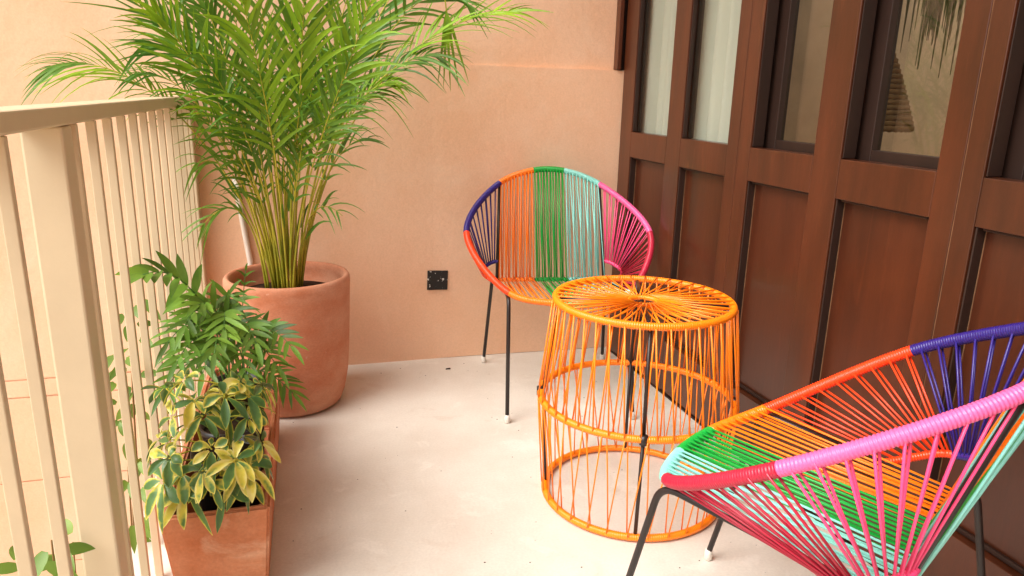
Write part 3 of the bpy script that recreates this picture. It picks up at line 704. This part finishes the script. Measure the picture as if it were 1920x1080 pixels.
# ---- variegated umbrella plant
vp = empty('variegated_plant', (-.185, 1.60, .30)); tag(vp, 'yellow and green variegated umbrella plant at the front of the planter', 'plant'); VB = Vector((-.185, 1.60, .30))
obov = lambda t: (math.sin(math.pi * (.05 + .95 * t ** 1.35)) ** .75 if t < 1 else .25)
WH = [(-0.240, 1.55, 0.536), (-0.161, 1.52, 0.504), (-0.090, 1.57, 0.500), (-0.265, 1.52, 0.468), (-0.290, 1.49, 0.340), (-0.189, 1.47, 0.411), (-0.145, 1.46, 0.385), (-0.095, 1.50, 0.400), (-0.250, 1.48, 0.357), (-0.195, 1.46, 0.345), (-0.169, 1.47, 0.315), (-0.245, 1.47, 0.318), (-0.132, 1.49, 0.330), (-0.204, 1.50, 0.473), (-0.118, 1.52, 0.452), (-0.300, 1.54, 0.410), (-0.160, 1.56, 0.440), (-0.230, 1.56, 0.430), (-.285, 1.60, .500), (-.11, 1.60, .44), (-.21, 1.46, .37), (-.12, 1.47, .36), (-.27, 1.47, .40), (-.10, 1.54, .35), (-.13, 1.57, .51), (-.22, 1.52, .50)] + [(random.uniform(-.30, -.09), random.uniform(1.48, 1.62), random.uniform(.34, .52)) for _ in range(11)]
axes = [[(-.17, 1.60, .296), (-.168, 1.56, .40), (-.165, 1.55, .515)], [(-.20, 1.58, .296), (-.21, 1.54, .36), (-.225, 1.53, .46)], [(-.18, 1.57, .296), (-.165, 1.53, .33), (-.16, 1.50, .36)]]
for A in axes: tube('stem', bez(*[Vector(A[0]) - VB] + [Vector(A[1]) - VB] * 2 + [Vector(A[2]) - VB], 8), .0032, STEM, vp, 6)
for wx in WH:
    c = Vector(wx) - VB; best = None
    for A in axes:
        for k in range(11):
            q = bez(*A[:2], A[1], A[2], 10)[k] - VB
            dd = (q - c).length + abs(c.z - q.z - .02)
            if best is None or dd < best[0]: best = (dd, q)
    hub = best[1]; out = (c - hub).normalized()
    nrm = (out * .9 + Vector((random.uniform(-.35, .35), -.25 + random.uniform(-.3, .3), .55))).normalized()
    tube('leaf_stalk', bez(hub, hub.lerp(c, .4) + Vector((0, 0, .012)), c - out * .01, c, 6), .0016, STEM, vp, 5)
    s0 = nrm.cross(Vector((1, .2, 0))).normalized(); s1 = nrm.cross(s0); nl = random.choice((5, 6, 7, 7)); ph = random.random() * 6; big = random.uniform(.82, 1.12)
    for i in range(nl):
        a = ph + 2 * math.pi * (i + random.uniform(-.25, .25)) / nl; d = s0 * math.cos(a) + s1 * math.sin(a) + nrm * random.uniform(-.15, .45)
        leaf_obj('leaf', dict(p=c + d * .006, d=d, nrm=(nrm + Vector((random.uniform(-.4, .4), random.uniform(-.4, .4), 0))).normalized(), L=big * random.uniform(.030, .060), w=big * random.uniform(.017, .026), droop=random.uniform(.15, .95), n=8, fold=random.uniform(.05, .55), prof=obov, wall=False), VAR, vp, True)

# ---- climbers outside the railing
def climber(name, base, pts, leaves, label, group=None, L=(.04, .06)):
    o = empty(name, base); tag(o, label, 'plant', group); B = Vector(base)
    for P in pts:
        Q = [Vector(p) - B for p in P]; C = []
        for i in range(len(Q) - 1): C += cr(Q[i-1] if i else Q[0] * 2 - Q[1], Q[i], Q[i+1], Q[i+2] if i + 2 < len(Q) else Q[i+1] * 2 - Q[i], 8)[:-1]
        C.append(Q[-1]); st = tube('stem', C, [.005 - .0035 * i / len(C) for i in range(len(C))], TWIG, o, 5)
        n0 = len(C) - 1
        for k in range(leaves):
            f = 1 - (k + .5) / leaves * (.24 if name == 'climbing_vine' else .12); q = at(C, max(.0, f))
            d = Vector((random.uniform(-1, .6), random.uniform(-1, .6), random.uniform(-.3, .5))).normalized()
            e = q + d * random.uniform(.015, .04)
            leaf_obj('leaf', dict(p=e, d=d + Vector((0, -.2, -.4)), nrm=Vector((random.uniform(-.3, .5), -1, .5)).normalized(), L=random.uniform(*L), w=random.uniform(.016, .025), droop=.3, n=6, fold=.2, prof=oval, wall=False), VINE, o)
climber('climbing_vine', (-.52, 1.86, -3.3), [
    [(-.52, 1.86, -3.3), (-.50, 1.86, -1.5), (-.46, 1.85, -.3), (-.43, 1.85, .2), (-.42, 1.80, .53)],
    [(-.52, 1.88, -3.3), (-.50, 1.92, -1.5), (-.45, 1.92, -.3), (-.43, 1.95, .3), (-.42, 2.0, .62)],
    [(-.53, 1.84, -3.3), (-.50, 1.80, -1.5), (-.47, 1.80, -.4), (-.44, 1.82, .0), (-.43, 1.84, .28)],
    [(-.54, 1.86, -3.3), (-.52, 1.92, -1.5), (-.49, 1.96, -.4), (-.46, 2.0, .0), (-.44, 2.04, .40)]], 12, 'straggly climbing vine behind the balusters left of the planter')
climber('leafy_shrub', (-.50, 1.25, -3.3), [
    [(-.50, 1.25, -3.3), (-.49, 1.24, -1.5), (-.46, 1.2, -.2), (-.43, 1.16, .42)],
    [(-.50, 1.27, -3.3), (-.49, 1.28, -1.5), (-.46, 1.3, -.2), (-.43, 1.27, .37)],
    [(-.51, 1.26, -3.3), (-.48, 1.30, -1.5), (-.46, 1.38, -.2), (-.43, 1.37, .30)]], 14, 'green leafy shrub tips beyond the railing at the bottom left corner')
